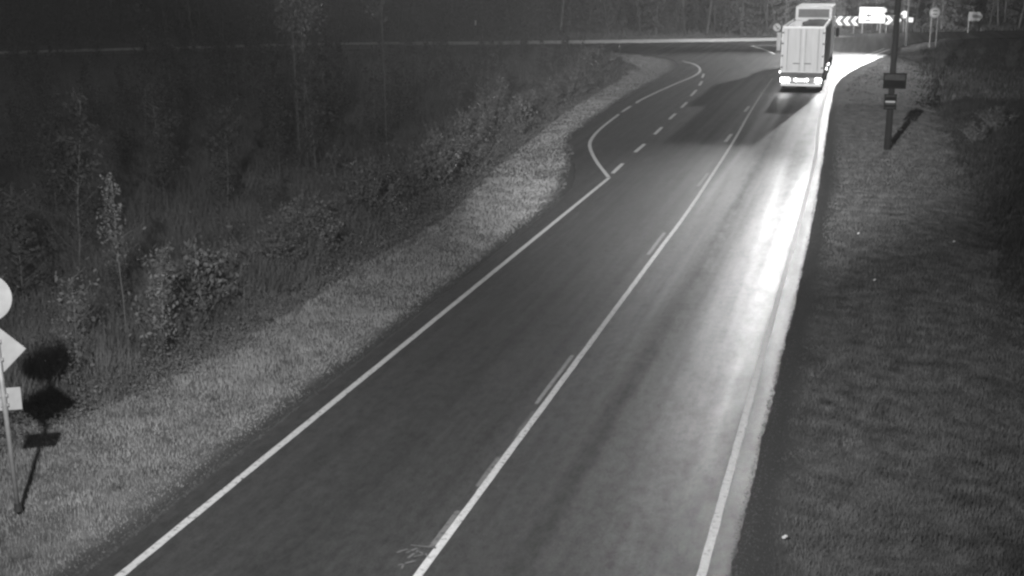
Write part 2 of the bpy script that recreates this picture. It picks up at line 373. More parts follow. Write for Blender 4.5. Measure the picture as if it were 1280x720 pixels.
field([(-1.3, 5, 12, 26, 1700), (-1.3, 6, 26, 45, 800), (-2, 7, 45, 75, 300), (-2, 12, 75, 150, 60)],
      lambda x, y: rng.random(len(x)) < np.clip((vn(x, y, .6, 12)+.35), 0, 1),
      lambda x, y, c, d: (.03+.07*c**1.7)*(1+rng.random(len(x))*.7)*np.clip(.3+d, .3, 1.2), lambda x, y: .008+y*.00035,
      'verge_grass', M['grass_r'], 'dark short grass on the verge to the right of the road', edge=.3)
field([(-22, -12, 12, 30, 330), (-30, -12, 30, 55, 170), (-42, -13, 55, 112, 45), (-70, -30, 40, 105, 6)],
      lambda x, y: (x < forest_x(y)+.1+(vn(x, y, .8, 4)-.5)*1.6),
      lambda x, y, c, d: (.3+.75*c)*(.4+rng.random(len(x))*.9)*np.clip((forest_x(y)-x)/1.6+.45, .3, 1.15), lambda x, y: .011+y*.0004,
      'tall_weeds', M['weeds'], 'tall dry grass and weeds beyond the mown left verge', .75)
y = 13+75*rng.random(120000)**1.4; x = forest_x(y)+.35-np.abs(rng.normal(0, 2.6, len(y))); hh = (.1+1.1*vn(x, y, .9, 41)*rng.random(len(y)))*np.clip((forest_x(y)+.6-x)/1.4, .25, 1)
V, Fq = leaves_(np.column_stack([x, y, ground_z(x, y)+hh]), .022+y[:, None]*.0004); tag(link('brush', np_mesh('brush', V, Fq), M['leaf_dark']), 'leafy tangle of low brush among the tall weeds left of the road', 'brush', kind='stuff')
field([(3, 12, 12, 40, 200), (3, 18, 40, 80, 90), (3, 24, 80, 145, 22)],
      lambda x, y: (x > 3.7+(vn(x, y, 1.1, 14)-.5)*1.6+np.clip((y-105)*.1, 0, 4)) & (y < 146+x*.3),
      lambda x, y, c, d: (.12+.38*c)*(.6+rng.random(len(x))*.7)*np.clip((x-3)/2, .3, 1), lambda x, y: .012+y*.0004,
      'tall_weeds', M['weedsd'], 'dark tall weeds along the ditch right of the mown verge', .3)
# loose stones and grit on both shoulders, a few kicked onto the asphalt
q = smooth_line([(-1.22, 10), (-1.2, 20), (-1.16, 31), (-1.22, 44), (-1.42, 59.5), (-1.58, 73.7)], .1); q2 = smooth_line([(-9.27, 10), (-9.25, 22), (-9.3, 31), (-9.5, 41)], .1)
def grit(q, n, side, wdt):
    k = np.minimum((rng.random(n)**1.4*len(q)).astype(int), len(q)-1); o = rng.exponential(wdt, n)-.05
    return q[k, 0]+side*o+rng.normal(0, .02, n), q[k, 1]+rng.random(n)*.1
g1 = grit(q, 16000, 1, .22); g2 = grit(q2, 9000, -1, .16); x = np.concatenate([g1[0], g2[0]]); y = np.concatenate([g1[1], g2[1]]); n = len(x)
sz = .006+.014*rng.random(n)**3; z = np.where(inside(x, y, PO), .002, ground_z(x, y)); ph = rng.random(n)*6.3
Vs = np.empty((n, 5, 3))
for k in range(4): Vs[:, k] = np.column_stack([x+np.cos(ph+k*1.57)*sz*(.7+.6*rng.random(n)), y+np.sin(ph+k*1.57)*sz*(.7+.6*rng.random(n)), z-.003])
Vs[:, 4] = np.column_stack([x, y, z+sz*(.5+.6*rng.random(n))])
Fs = (np.arange(n)*5)[:, None, None]+np.array([[0, 1, 4], [1, 2, 4], [2, 3, 4], [3, 0, 4]])[None]
tag(link('gravel', np_mesh('gravel', Vs.reshape(-1, 3), Fs.reshape(-1, 3)), M['stone']), 'loose grit and small stones along both road shoulders', 'gravel', kind='stuff')
# taller tufts scattered over the mown verges
X_, Y_ = [], []
for i in range(520):
    side = rng.random() < .5; cy = 12+60*rng.random()**1.5
    cx = rng.uniform(-.3, 3.6) if side else rng.uniform(-12.6, -9.7)
    m_ = int(rng.integers(10, 45)); rr = rng.uniform(.03, .13); X_.append(cx+rng.normal(0, rr, m_)); Y_.append(cy+rng.normal(0, rr, m_))
x = np.concatenate(X_); y = np.concatenate(Y_); k = ~inside(x, y, PO); x, y = x[k], y[k]; blades('grass_tufts', x, y, .06+.12*rng.random(len(x))**2, np.full(len(x), .012), M['grass_r'], 'taller tufts dotted over both mown verges', .8)
x, y = scatter(-75, 45, 118, 185, 7)
k = ~inside(x, y, PO) & (y > np.interp(x, [-75, -59, -35, -9, 2, 10, 60], [104, 116, 129, 146, 156, 161, 190])); x, y = x[k], y[k]
blades('forest_undergrowth', x, y, .15+.75*vn(x, y, 1.5, 21)*rng.random(len(x)), np.full(len(x), .07), M['weeds'], 'low undergrowth at the foot of the forest across the junction')

# ------------------------------------------------------------------ plants
def limb_path(p0, d, L, n, wob, up=0):
    pts = [np.array(p0, float)]; d = np.array(d, float); d /= np.linalg.norm(d)
    for i in range(n):
        d = d+rng.normal(0, wob, 3)+np.array([0, 0, up]); d /= np.linalg.norm(d); pts.append(pts[-1]+d*L/n)
    return pts
def wood(paths, name, m, parent):
    b = MB()
    for pts, r0, r1, n in paths:
        for i in range(len(pts)-1):
            a = r0+(r1-r0)*i/(len(pts)-1); c = r0+(r1-r0)*(i+1)/(len(pts)-1)
            b.cyl(pts[i], pts[i+1], a, c, n, caps=(i == len(pts)-2))
    return b.build(name, m, parent, smooth=True)
def sapling(name, label, cat, loc, H, Wd, nleaf, lsize, m_leaf, m_bark, base=.35, group=None, nb=14, tr=.02, tilt=.06):
    t = thing(name, label, cat, loc, 0, group)
    tp = limb_path((0, 0, -.1), (rng.normal(0, tilt), rng.normal(0, tilt), 1), H, 7, tilt*.6, .05); P = [(tp, tr, tr*.25, 7)]; C = []
    for i in range(nb):
        u = base+(1-base)*(i+.5)/nb; k = min(6, int(u*7)); p = tp[k]+(tp[k+1]-tp[k])*(u*7-k)
        a = rng.random()*2*np.pi; L = Wd*.5*(.45+.75*rng.random())*(1.15-.75*(u-base)/(1-base))
        br = limb_path(p, (math.cos(a), math.sin(a), .55+.5*rng.random()), L, 4, .15, .06); P.append((br, tr*.4, tr*.12, 5))
        nl = max(3, int(nleaf/nb*(.5+rng.random())))
        tt = rng.random(nl)**.6*3.99
        for q in tt:
            ki = int(q); c = br[ki]+(br[ki+1]-br[ki])*(q-ki); C.append(c+rng.normal(0, L*.13+.02, 3))
    wood(P, 'trunk', m_bark, t)
    V, Fq = leaves(C, lsize); link('crown', np_mesh('crown', V, Fq), m_leaf, t)
    return t
def bush(label, loc, H, Wd, nleaf, lsize, m_leaf, group=None, name='bush', cat='bush', nst=11):
    t = thing(name, label, cat, loc, 0, group); P = []; C = []
    for i in range(nst):
        a = rng.random()*2*np.pi; sp = rng.random()
        st = limb_path((rng.normal(0, .08), rng.normal(0, .08), -.08), (math.cos(a)*sp*Wd/H*.75, math.sin(a)*sp*Wd/H*.75, 1), H*(.6+.45*rng.random()), 6, .09, .02); P.append((st, .014, .004, 5))
        for k in range(2, 6):
            a2 = rng.random()*2*np.pi; tw = limb_path(st[k], (math.cos(a2), math.sin(a2), .8), H*.25, 3, .2); P.append((tw, .006, .003, 4))
            for q in range(int(nleaf/nst/4*(.4+1.2*rng.random()))):
                u = rng.random()*2.99; c = tw[int(u)]+(tw[int(u)+1]-tw[int(u)])*(u-int(u)); C.append(c+rng.normal(0, H*.05, 3))
    wood(P, 'stems', M['bark'], t); V, Fq = leaves(C, lsize); link('foliage', np_mesh('foliage', V, Fq), m_leaf, t)
    return t
def gz(x, y): return float(ground_z(np.array([x]), np.array([y]))[0])
def L3(x, y): return (x, y, gz(x, y))
# the ones near the camera that one can tell apart
sapling('sapling', 'tallest young aspen left of the road, small crown on a long thin stem', 'sapling', L3(-14.5, 22.2), 3.6, 1.25, 620, .042, M['leaf'], M['bark'], .5, nb=22)
sapling('sapling', 'broad leafy sapling with large pale leaves just right of the tallest young aspen', 'sapling', L3(-13.0, 21.2), 2.35, 1.5, 950, .045, M['leaf'], M['bark'], .1, nb=34)
sapling('sapling', 'short open sapling with scattered pale leaves nearest behind the left road signs', 'sapling', L3(-14.2, 20.0), 2.05, 1.5, 480, .045, M['leaf'], M['bark'], .2, nb=26)
sapling('sapling', 'low sapling beside the shadow of the left road signs', 'sapling', L3(-13.6, 19.0), 1.1, 1.3, 300, .042, M['leaf'], M['bark'], .15, nb=18)
sapling('sapling', 'thin sapling with few leaves at the far left of the weeds', 'sapling', L3(-17.2, 21.5), 2.2, 1.3, 240, .05, M['leaf_dark'], M['bark'], .3)
bush('wide rounded willow bush at the edge of the left verge, paler than the weeds', L3(-13.9, 30.2), 1.9, 2.7, 1900, .045, M['weeds'], name='willow_bush', nst=16)
bush('second willow bush farther along the verge, darker and narrower', L3(-15.0, 36.0), 2.3, 2.4, 1500, .05, M['leaf_dark'], name='willow_bush', nst=14)
bush('low bush overhanging the mown grass where the verge narrows before the bay', L3(-14.9, 46.8), 2.3, 2.6, 1500, .055, M['leaf_dark'], name='willow_bush', nst=14)
bush('rounded bush behind the verge beside the start of the bus bay', L3(-15.8, 53.5), 2.3, 3.2, 1500, .06, M['leaf_dark'], name='willow_bush', nst=14)
bush('last rounded bush on the left before the ground darkens towards the crossing road', L3(-18.5, 64), 2.4, 3.4, 1300, .07, M['leaf_dark'], name='willow_bush', nst=12)
sapling('birch_tree', 'slim birch with a bare pale stem behind the wide willow bush', 'birch', L3(-18.5, 40.3), 11.5, 3.4, 2400, .07, M['leaf_dark'], M['birch'], .42, nb=30, tr=.05, tilt=.008)
sapling('birch_tree', 'birch leaning close beside the slim birch behind the willow bush', 'birch', L3(-19.5, 41.8), 10.2, 2.8, 1800, .07, M['leaf_dark'], M['birch'], .45, nb=26, tr=.05, tilt=.008)
sapling('birch_tree', 'single birch with a straight white stem between the verge bushes and the dark wood', 'birch', L3(-18.2, 47.2), 12, 3.0, 2400, .08, M['leaf_dark'], M['birch'], .46, nb=30, tr=.045, tilt=.008)
# young thicket on the left and right
G1 = 'young trees in the thicket left of the road'; G2 = 'bushes in the ditch right of the road'
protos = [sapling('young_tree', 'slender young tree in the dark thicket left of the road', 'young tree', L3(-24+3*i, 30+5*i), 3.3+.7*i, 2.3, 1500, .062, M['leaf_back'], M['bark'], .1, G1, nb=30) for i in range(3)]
spots = []
for i in range(3000):
    x = rng.uniform(-62, -15.5); y = rng.uniform(20, 108)
    if x > forest_x(np.array([y]))[0]-2.2: continue
    if -x > 20+ (y)*.62: continue
    if all((x-a)**2+(y-c)**2 > 4.5 for a, c in spots): spots.append((x, y))
    if len(spots) >= 150: break
for i, (x, y) in enumerate(spots):
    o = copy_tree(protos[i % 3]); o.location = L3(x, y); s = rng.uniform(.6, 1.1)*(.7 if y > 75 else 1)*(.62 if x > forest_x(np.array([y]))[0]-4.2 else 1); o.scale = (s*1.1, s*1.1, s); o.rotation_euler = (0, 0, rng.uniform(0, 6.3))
G3 = 'shrubs in the tangled brush along the left verge'
bps = [bush('dim shrub in the tangled brush along the edge of the left verge', L3(-13.9-.5*i, 26+4*i), 1.5+.25*i, 2.0, 1300, .045, M['leaf_dark'], G3, name='shrub', cat='shrub', nst=14) for i in range(2)]
for i, y in enumerate([23.6, 28.2, 33.5, 35.2, 38.8, 40.5, 43, 45, 49.2, 51, 55.5, 58, 60.5, 66.5, 69, 73, 77, 81.5, 86, 91]):
    o = copy_tree(bps[i % 2]); x = float(forest_x(np.array([y]))[0])-rng.uniform(.4, 1.9); o.location = L3(x, y); s = rng.uniform(.85, 1.5); o.scale = (s*1.1, s*1.1, s); o.rotation_euler = (0, 0, rng.uniform(0, 6.3))
bp = bush('dark low bush in the ditch right of the road', L3(7.2, 47), 1.3, 1.8, 900, .05, M['leaf_dark'], G2)
spots2 = []
for i in range(600):
    x = rng.uniform(5.2, 20); y = rng.uniform(22, 125)
    if x > 7+y*.12: continue
    if all((x-a)**2+(y-c)**2 > 8 for a, c in spots2): spots2.append((x, y))
    if len(spots2) >= 34: break
for x, y in spots2:
    o = copy_tree(bp); o.location = L3(x, y); s = rng.uniform(.5, 1.2); o.scale = (s*1.2, s*1.2, s); o.rotation_euler = (0, 0, rng.uniform(0, 6.3))

# forest across the junction: spruces with branches to the ground, pines and birches
def spruce(H, label, group):
    t = thing('spruce_tree', label, 'spruce', (0, 0, 0), 0, group)
    tp = limb_path((0, 0, -.2), (0, 0, 1), H, 6, .01); P = [(tp, .16, .02, 8)]; C = []
    for i in range(110):
        u = .06+.92*(i+rng.random())/110; L = (1-u)*H*.23+.25; a = i*2.4+rng.normal(0, .3); z = u*H
        br = limb_path((0, 0, z), (math.cos(a), math.sin(a), -.18), L, 4, .05, -.03+u*.05)
        if i % 2 == 0: P.append((br, .02, .006, 4))
        for q in range(int(26*L)):
            v = rng.random()*3.99; c = br[int(v)]+(br[int(v)+1]-br[int(v)])*(v-int(v)); C.append(c+rng.normal(0, .09, 3)+np.array([0, 0, -.08]))
    wood(P, 'trunk', M['bark'], t); V, Fq = leaves(C, .13); link('crown', np_mesh('crown', V, Fq), M['needle'], t); return t
GS = 'spruces in the forest across the junction'; GB = 'birches in the forest across the junction'; GP = 'pines in the forest across the junction'
def fedge(x): return np.interp(x, [-130, -85, -59, -35, -9, 2, 10, 60, 130], [60, 103, 121, 134.5, 151, 160.5, 166, 196, 235])
sp = [spruce(11+2*i, 'dark spruce in the forest across the junction, branches down to the ground', GS) for i in range(2)]
bi = [sapling('birch_tree', 'pale stemmed birch in the forest across the junction', 'birch', (0, 0, 0), 12, 4, 2600, .10, M['leaf_dark'], M['birch'], .25, GB, nb=34, tr=.09) for i in range(2)]
pi_ = [sapling('pine_tree', 'tall pine with a long bare trunk in the forest across the junction', 'pine', (0, 0, 0), 14, 5, 2600, .11, M['needle'], M['bark'], .5, GP, nb=34, tr=.15)]
ft = []
for i in range(3000):
    x = rng.uniform(-100, 38); y = fedge(x)+rng.uniform(1, 26)+0
    if all((x-a)**2+(y-c)**2 > 10.5 for a, c in ft): ft.append((x, y))
    if len(ft) >= 190: break
used = set()
for i, (x, y) in enumerate(ft):
    r = rng.random(); src = sp[i % 2] if r < .5 else (bi[i % 2] if r < .78 else pi_[0])
    o = src if id(src) not in used else copy_tree(src); used.add(id(src))
    o.location = L3(x, y); s = rng.uniform(.75, 1.2); o.scale = (s, s, s); o.rotation_euler = (0, 0, rng.uniform(0, 6.3))
# far wood as one mass behind them
n = 60000; x = rng.uniform(-190, 120, n); y = np.interp(x, [-190, -85, -59, -35, -9, 10, 60, 130], [70, 128, 148, 162, 180, 195, 225, 262])+rng.uniform(0, 9, n); z = ground_z(x, y)+rng.random(n)**1.3*11*(.6+.5*vn(x, y, 4, 9))
V, Fq = leaves(np.column_stack([x, y, z]), .42); tag(link('far_wood', np_mesh('far_wood', V, Fq), M['needle']), 'dark mass of the deeper forest behind the first trees', 'forest', kind='stuff')

# ------------------------------------------------------------------ signs
def leftsigns():
    # signs on the left pole, seen from behind
    t = thing('sign_post', 'light metal sign post at bottom left, carries a round and a diamond sign', 'sign post', (-11.29, 14.27, 0), R(28))
    lean = -.02
    MB().cyl((0, 0, 0), (lean*3.6, 0, 3.55), .035, .035, 14).build('pole', M['steel'], t, smooth=True)
    MB().cyl((0, 0, -.02), (0, 0, .10), .055, .05, 14).build('foot_sleeve', M['dsteel'], t)
    b = MB(); b.prism([(math.cos(a)*.35, math.sin(a)*.35) for a in np.linspace(0, 2*np.pi, 40, endpoint=False)], 0, .012)
    p = b.build('round_plate', M['signback'], t, loc=(lean*3.5-.08, .05, 3.14)); p['label'] = 'round sign plate seen from behind'
    s = .40; b = MB(); b.prism([(s, 0), (0, s), (-s, 0), (0, -s)], 0, .012)
    p = b.build('diamond_plate', M['signback'], t, loc=(lean*2.7-.03, .05, 2.38)); p['label'] = 'diamond sign plate seen from behind'
    b = MB(); b.box((0, 0, 0), (.46, .012, .33), bevel=.004); p = b.build('small_plate', M['signback'], t, loc=(lean*2, .05, 1.66)); p['label'] = 'small rectangular plate seen from behind'
    for z in (3.02, 3.28, 2.26, 2.52, 1.59, 1.73):
        MB().box((lean*z, .02, z), (.11, .07, .035)).build('clamp', M['steel'], t)
leftsigns()

# right utility pole with two small frames
t = thing('utility_pole', 'thick dark pole standing in the grass verge right of the truck', 'pole', (1.23, 56.13, gz(1.23, 56.13)-.05))
MB().cyl((0, 0, 0), (0, 0, 9.6), .145, .10, 20).build('shaft', M['pole'], t, smooth=True)
b = MB(); b.box((0, 0, 9.3), (1.6, .1, .1), bevel=.01); b.build('crossarm', M['pole'], t)
for sx in (-.65, 0, .65):
    MB().cyl((sx, 0, 9.35), (sx, 0, 9.5), .03, .04, 10).build('insulator', M['grey'], t)
def backplate(label, z, W, H, rails, m1, m2, cx=0):
    t = thing('sign_plate', label, 'sign', (1.23+cx, 56.13-.13, gz(1.23, 56.13)+z))
    MB().box((0, -.02, 0), (W, .02, H)).build('plate', m1, t)
    b = MB()
    for sx in (-1, 1): b.box((sx*(W/2-.02), -.04, 0), (.045, .03, H+.03))
    for sz in (-1, 1): b.box((0, -.042, sz*(H/2-.01)), (W+.02, .03, .045))
    b.build('frame', M['framedark'], t)
    for k, (zz, hh, mm) in enumerate(rails): MB().box((0, -.036, zz), (W-.1, .012, hh)).build('panel', M[mm], t)
    MB().box((0, .03, 0), (.10, .08, .1)).build('bracket', M['dsteel'], t)
backplate('wide framed sign plate, upper of the two on the dark pole', 2.98, .92, .62, [(-.12, .3, 'framedark')], M['darkback'], None, .1)
backplate('narrow framed sign plate, lower of the two on the dark pole', 2.10, .50, .62, [(.14, .14, 'framedark'), (.0, .06, 'grey'), (-.18, .10, 'framedark')], M['darkback'], None, -.02)

# chevron boards across the junction, facing the truck
def chevron(W, H, d):
    w = W*.55; return [(d*W*.5, 0), (d*(W*.5-w), H*.5), (-d*W*.5+0*w, H*.5), (d*(W*.5-w)+0, 0)] if False else [(d*.5*W, 0), (d*.02*W, .5*H), (-d*.5*W, .5*H), (d*-.02*W, 0), (-d*.5*W, -.5*H), (d*.02*W, -.5*H)]
def chev_board(label, xa, xb, yc, zc, n, d):
    cx = (xa+xb)/2; W = xb-xa; t = thing('chevron_board', label, 'road sign', (cx, yc, gz(cx, yc)))
    MB().box((0, 0, zc), (W, .04, 1.12), bevel=.01).build('board', M['black'], t)
    for i in range(n):
        b = MB(); b.prism(chevron(W/n*.98, 1.0, d), -.035, -.022); b.build('chevron', M['retro'], t, loc=((-W/2+W/n*(i+.5)), 0, zc))
    for sx in (-W*.36, W*.36): MB().cyl((sx, .05, 0), (sx, .05, zc+.3), .04, n=10).build('leg', M['steel'], t)
YB = 155.6
chev_board('dark board with pale chevrons pointing left, left of the direction sign', -4.3, -.85, YB-1.2, 1.45, 4, -1)
chev_board('dark board with pale chevrons pointing right, right of the direction sign', 2.05, 3.95, YB+.2, 1.55, 2, 1)
def round_sign(label, x, y, z, r, legs, inner, post='steel', name='round_sign'):
    t = thing(name, label, 'road sign', (x, y, gz(x, y)))
    c = lambda rr: [(math.cos(a)*rr, math.sin(a)*rr) for a in np.linspace(0, 2*np.pi, 36, endpoint=False)]
    b = MB(); b.prism(c(r), -.02, 0); b.build('plate', M['grey'] if inner else M['retro'], t, loc=(0, 0, z))
    if inner:
        b = MB(); b.prism(c(r*.78), -.028, -.022); b.build('face', M['white'], t, loc=(0, 0, z))
        for dz in (.17, -.17): MB().box((0, -.033, z+dz), (r*.8, .006, .1)).build('dark_bar', M['darkback'], t)
    for sx in legs: MB().cyl((sx, .04, 0), (sx, .04, z+r*.5), .035, n=10).build('leg', M[post], t)
    return t
# big direction sign
t = thing('direction_sign', 'large pale two panel direction sign across the junction between the chevron boards', 'road sign', (.62, YB-.6, gz(.62, YB)))
MB().box((-.05, 0, 2.62), (2.75, .05, .78), bevel=.01).build('upper_panel', M['retro'], t)
MB().box((0, 0, 1.72), (2.95, .05, 1.0), bevel=.01).build('lower_panel', M['retro'], t)
b = MB(); b.prism([(math.cos(a)*.3, math.sin(a)*.3) for a in np.linspace(0, 2*np.pi, 24, endpoint=False)], -.05, -.028); b.build('route_disc', M['white'], t, loc=(1.32, 0, 2.66))
b = MB(); b.prism([(-.35, 0), (0, .19), (0, .08), (.3, .08), (.3, -.08), (0, -.08), (0, -.19)], -.038, -.028); b.build('arrow', M['black'], t, loc=(-.35, 0, 2.06))
b = MB(); b.box((-.45, -.033, 1.52), (.6, .01, .15)); b.build('dark_bar', M['darkback'], t)
for sx in (-1.0, 1.0): MB().cyl((sx, .07, 0), (sx, .07, 3.0), .05, n=10).build('leg', M['steel'], t)
# right cluster
round_sign('small round pale sign right of the chevron boards, seen beside the dark pole', 4.25, YB+1.5, 2.15, .42, (0,), False)
t = thing('panel_sign', 'small pale rectangular sign on a leg at the right end of the sign row', 'road sign', (4.75, YB+.4, gz(4.8, YB)))
MB().box((.1, 0, 1.55), (.78, .03, .5), bevel=.01).build('plate', M['retro'], t); MB().cyl((-.25, .04, 0), (-.25, .04, 1.7), .05, n=10).build('leg', M['signback'], t)
round_sign('round road sign with a pale face on two thin legs, right of the dark pole', 6.3, 129.5, 3.35, .52, (-.28, .28), True)
t = thing('arrow_sign', 'pale arrow shaped sign with a dark middle, standing farthest right by the crossing road', 'road sign', (11.3, 156.5, gz(11.3, 156.5)), R(-10))
b = MB(); b.prism([(-.75, -.5), (.45, -.5), (.8, 0), (.45, .5), (-.75, .5)], -.02, 0); b.build('plate', M['grey'], t, loc=(.75, 0, 1.95))
b = MB(); b.prism([(-.35, -.12), (.7, -.28), (.72, .05), (.3, .16), (-.35, .18)], -.03, -.022); b.build('symbol', M['black'], t, loc=(.75, 0, 1.95))
MB().cyl((.05, .04, 0), (.05, .04, 2.2), .04, n=10).build('leg', M['steel'], t)
# traffic divider sign on the island
t = thing('divider_sign', 'round pale divider sign on a white post, left of the truck on the traffic island', 'road sign', (-7.75, 118.6, 0))
b = MB(); b.prism([(math.cos(a)*.34, math.sin(a)*.34) for a in np.linspace(0, 2*np.pi, 30, endpoint=False)], -.02, 0); b.build('plate', M['retro'], t, loc=(0, 0, 2.15))
b = MB(); b.prism([(-.2, .16), (-.12, .2), (.1, -.08), (.18, .02), (.2, -.2), (-.04, -.17), (.03, -.11)], -.028, -.022); b.build('arrow', M['grey'], t, loc=(0, 0, 2.15))
MB().box((.22, 0, .85), (.34, .16, 1.7), bevel=.03).build('post', M['retro'], t)
MB().box((.22, 0, .05), (.55, .4, .1), bevel=.02).build('base', M['kerb'], t)
# marker post in the dark on the left
t = thing('marker_post', 'thin marker post with one pale reflector, alone in the dark left of the junction', 'marker post', (-38.6, 126.2, gz(-38.6, 126.2)))
MB().cyl((0, 0, 0), (0, 0, 2.6), .04, n=10).build('post', M['dsteel'], t); MB().box((0, -.05, 2.0), (.14, .02, .5)).build('reflector', M['retro'], t)
# lamp mast on the island, behind the truck
t = thing('street_lamp', 'street lamp mast on the traffic island, hidden behind the truck but for its lit head', 'street lamp', (-5.9, 122.5, 0))
MB().cyl((0, 0, 0), (0, 0, 17.7), .14, .07, 16).build('mast', M['dsteel'], t, smooth=True)
MB().cyl((0, 0, 17.6), (LAMP_HEAD2[0]+5.9-.3, LAMP_HEAD2[1]-122.5, 18.2), .045, .04, 10).build('arm', M['dsteel'], t)
hd = MB(); hd.box((LAMP_HEAD2[0]+5.9, LAMP_HEAD2[1]-122.5, 18.22), (.75, .32, .12), bevel=.04); hd = hd.build('lamp_head', M['dsteel'], t)
MB().box((LAMP_HEAD2[0]+5.9, LAMP_HEAD2[1]-122.5, 18.13), (.5, .22, .03)).build('lens', M['bulb'], hd)
# lamp mast at the corner
t = thing('street_lamp', 'tall street lamp mast beyond the dark pole at the junction corner', 'street lamp', (3.87, 130.8, gz(3.87, 130.8)))
MB().cyl((0, 0, 0), (0, 0, 11.5), .11, .06, 16).build('mast', M['dsteel'], t, smooth=True)
MB().cyl((0, 0, 11.4), (LAMP_HEAD[0]-3.87+.3, LAMP_HEAD[1]-130.8, 12.0), .045, .04, 10).build('arm', M['dsteel'], t)
hd = MB(); hd.box((LAMP_HEAD[0]-3.87, LAMP_HEAD[1]-130.8, 12.02), (.75, .32, .12), bevel=.04); hd = hd.build('lamp_head', M['dsteel'], t)
MB().box((LAMP_HEAD[0]-3.87, LAMP_HEAD[1]-130.8, 11.93), (.5, .22, .03)).build('lens', M['bulb'], hd)

# ------------------------------------------------------------------ the truck, driving away in the right lane
def wheel(parent, x, y, r=.5, w=.32):
    b = MB(); b.cyl((x-w/2, y, r), (x+w/2, y, r), r, n=28)
    tb = b.build('wheel', M['rubber'], parent)
    s = 1 if x > 0 else -1
    MB().cyl((x+s*w*.46, y, r), (x+s*(w*.5+.02), y, r), r*.56, r*.5, 24).build('rim', M['steel'], tb)
    MB().cyl((x+s*w*.5, y, r), (x+s*(w*.5+.07), y, r), r*.2, r*.17, 14).build('hub', M['dsteel'], tb)
TY = 80.2
T = thing('truck', 'white lorry with trailer driving away in the right lane, tail lamps lit', 'truck', (-3.62, TY, 0))
W = 2.55; LT = 12.2; HT = 3.88
# trailer box
b = MB(); b.box((0, LT/2+.06, (1.18+HT)/2), (W, LT-.1, HT-1.18), bevel=.03); body = b.build('trailer_body', M['tbody'], T)
b = MB()
for i in range(13): b.box((W/2+.012, .8+i*1.0, 2.55), (.03, .06, 2.5))
b.build('side_ribs', M['tbody'], T)
# rim round an open top under a tarpaulin
b = MB(); b.box((-W/2+.07, LT/2+.06, HT+.05), (.14, LT-.1, .1)); b.box((W/2-.07, LT/2+.06, HT+.05), (.14, LT-.1, .1)); b.box((0, .1, HT+.05), (W-.28, .14, .1)); b.box((0, LT-.05, HT+.09), (W-.28, .2, .18)); b.build('top_rail', M['retro'], T)
# tarpaulin with a gentle sag, cut back on the left so bare white roof stands in for glare
nn = 26; V = []; Fq = []
for iy in range(nn):
    for ix in range(9):
        u = ix/8; v = iy/(nn-1); x0 = -.30 + .10*math.sin(v*9); x1 = W/2-.16
        V.append((x0+(x1-x0)*u, .3+v*(LT-.75), HT+.075+.05*math.sin(v*nn*.9)*math.sin(u*3.14)+.03*math.sin(u*3.14)))
for iy in range(nn-1):
    for ix in range(8): a = iy*9+ix; Fq.append((a, a+1, a+10, a+9))
tp_ = link('tarpaulin', np_mesh('tarpaulin', np.array(V), np.array(Fq)), M['tarp'], T); md = tp_.modifiers.new('s', 'SOLIDIFY'); md.thickness = .02
# rear doors: two leaves with pressed ribs and lock rods
for s in (-1, 1):
    b = MB(); b.box((s*W/4, -.015, 2.56), (W/2-.05, .05, 2.62), bevel=.012)
    for k in range(4): b.box((s*(.22+k*.29), -.05, 2.56), (.10, .03, 2.5), bevel=.008)
    d = b.build('rear_door', M['tdoor'], T)
    b = MB()
    for xx in (.16, .92): b.cyl((s*xx, -.085, 1.3), (s*xx, -.085, 3.82), .02, n=8)
    b.build('lock_rod', M['steel'], d)
    b = MB(); b.box((s*.34, -.1, 1.75), (.4, .03, .05)); b.build('handle', M['dsteel'], d)
    b = MB()
    for zz in (1.5, 2.2, 2.95, 3.6): b.box((s*(W/2-.06), -.06, zz), (.12, .06, .09))
    b.build('hinge', M['dsteel'], d)
b = MB(); b.box((0, -.02, 3.93), (W, .08, .12)); b.box((-W/2+.02, -.02, 2.56), (.05, .08, 2.7)); b.box((W/2-.02, -.02, 2.56), (.05, .08, 2.7)); b.build('door_frame', M['tbody'], T)
# underside, bumper, lamps
b = MB(); b.box((0, LT/2, 1.06), (2.2, LT-.3, .22)); b.box((-.45, LT/2, .85), (.14, LT-.6, .25)); b.box((.45, LT/2, .85), (.14, LT-.6, .25)); b.box((0, .05, 1.06), (2.5, .12, .2)); b.build('trailer_chassis', M['chassis'], T)
b = MB(); b.box((0, -.04, .46), (2.45, .14, .16), bevel=.02); b.build('bumper', M['tbody'], T)
b = MB(); b.box((0, .0, .74), (2.40, .08, .36)); b.build('lamp_bar', M['grey'], T)
for s in (-1, 1):
    b = MB(); b.box((s*(.98 if s < 0 else 1.03), -.07, .74), (.52 if s < 0 else .34, .06, .24), bevel=.02); b.build('tail_lamp', M['tail'], T)
    b = MB(); b.box((s*.62, .7, .55), (.62, .02, .75)); b.build('mudflap', M['rubber'], T)
b = MB(); b.box((0, -.06, .74), (.54, .02, .20)); b.build('number_plate', M['plate'], T)
for s in (-.34, .34): MB().box((s, -.065, .76), (.10, .05, .12)).build('plate_lamp', M['tail'], T)
for yy in (2.2, 3.55, 4.9):
    for s in (-1, 1): wheel(T, s*1.08, yy)
for yy, z in ((5.9, 1.02), (10.2, 1.02)):
    MB().ball((W/2+.05, yy, z), .085, (.5, 1, 1), 7).build('side_marker_lamp', M['marker'], T)
MB().ball((-W/2-.05, .2, 1.2), .07, (.5, 1, 1), 7).build('side_marker_lamp', M['marker'], T)
b = MB(); b.box((W/2-.04, 8.3, .75), (.05, 5.2, .5)); b.build('side_guard', M['steel'], T)
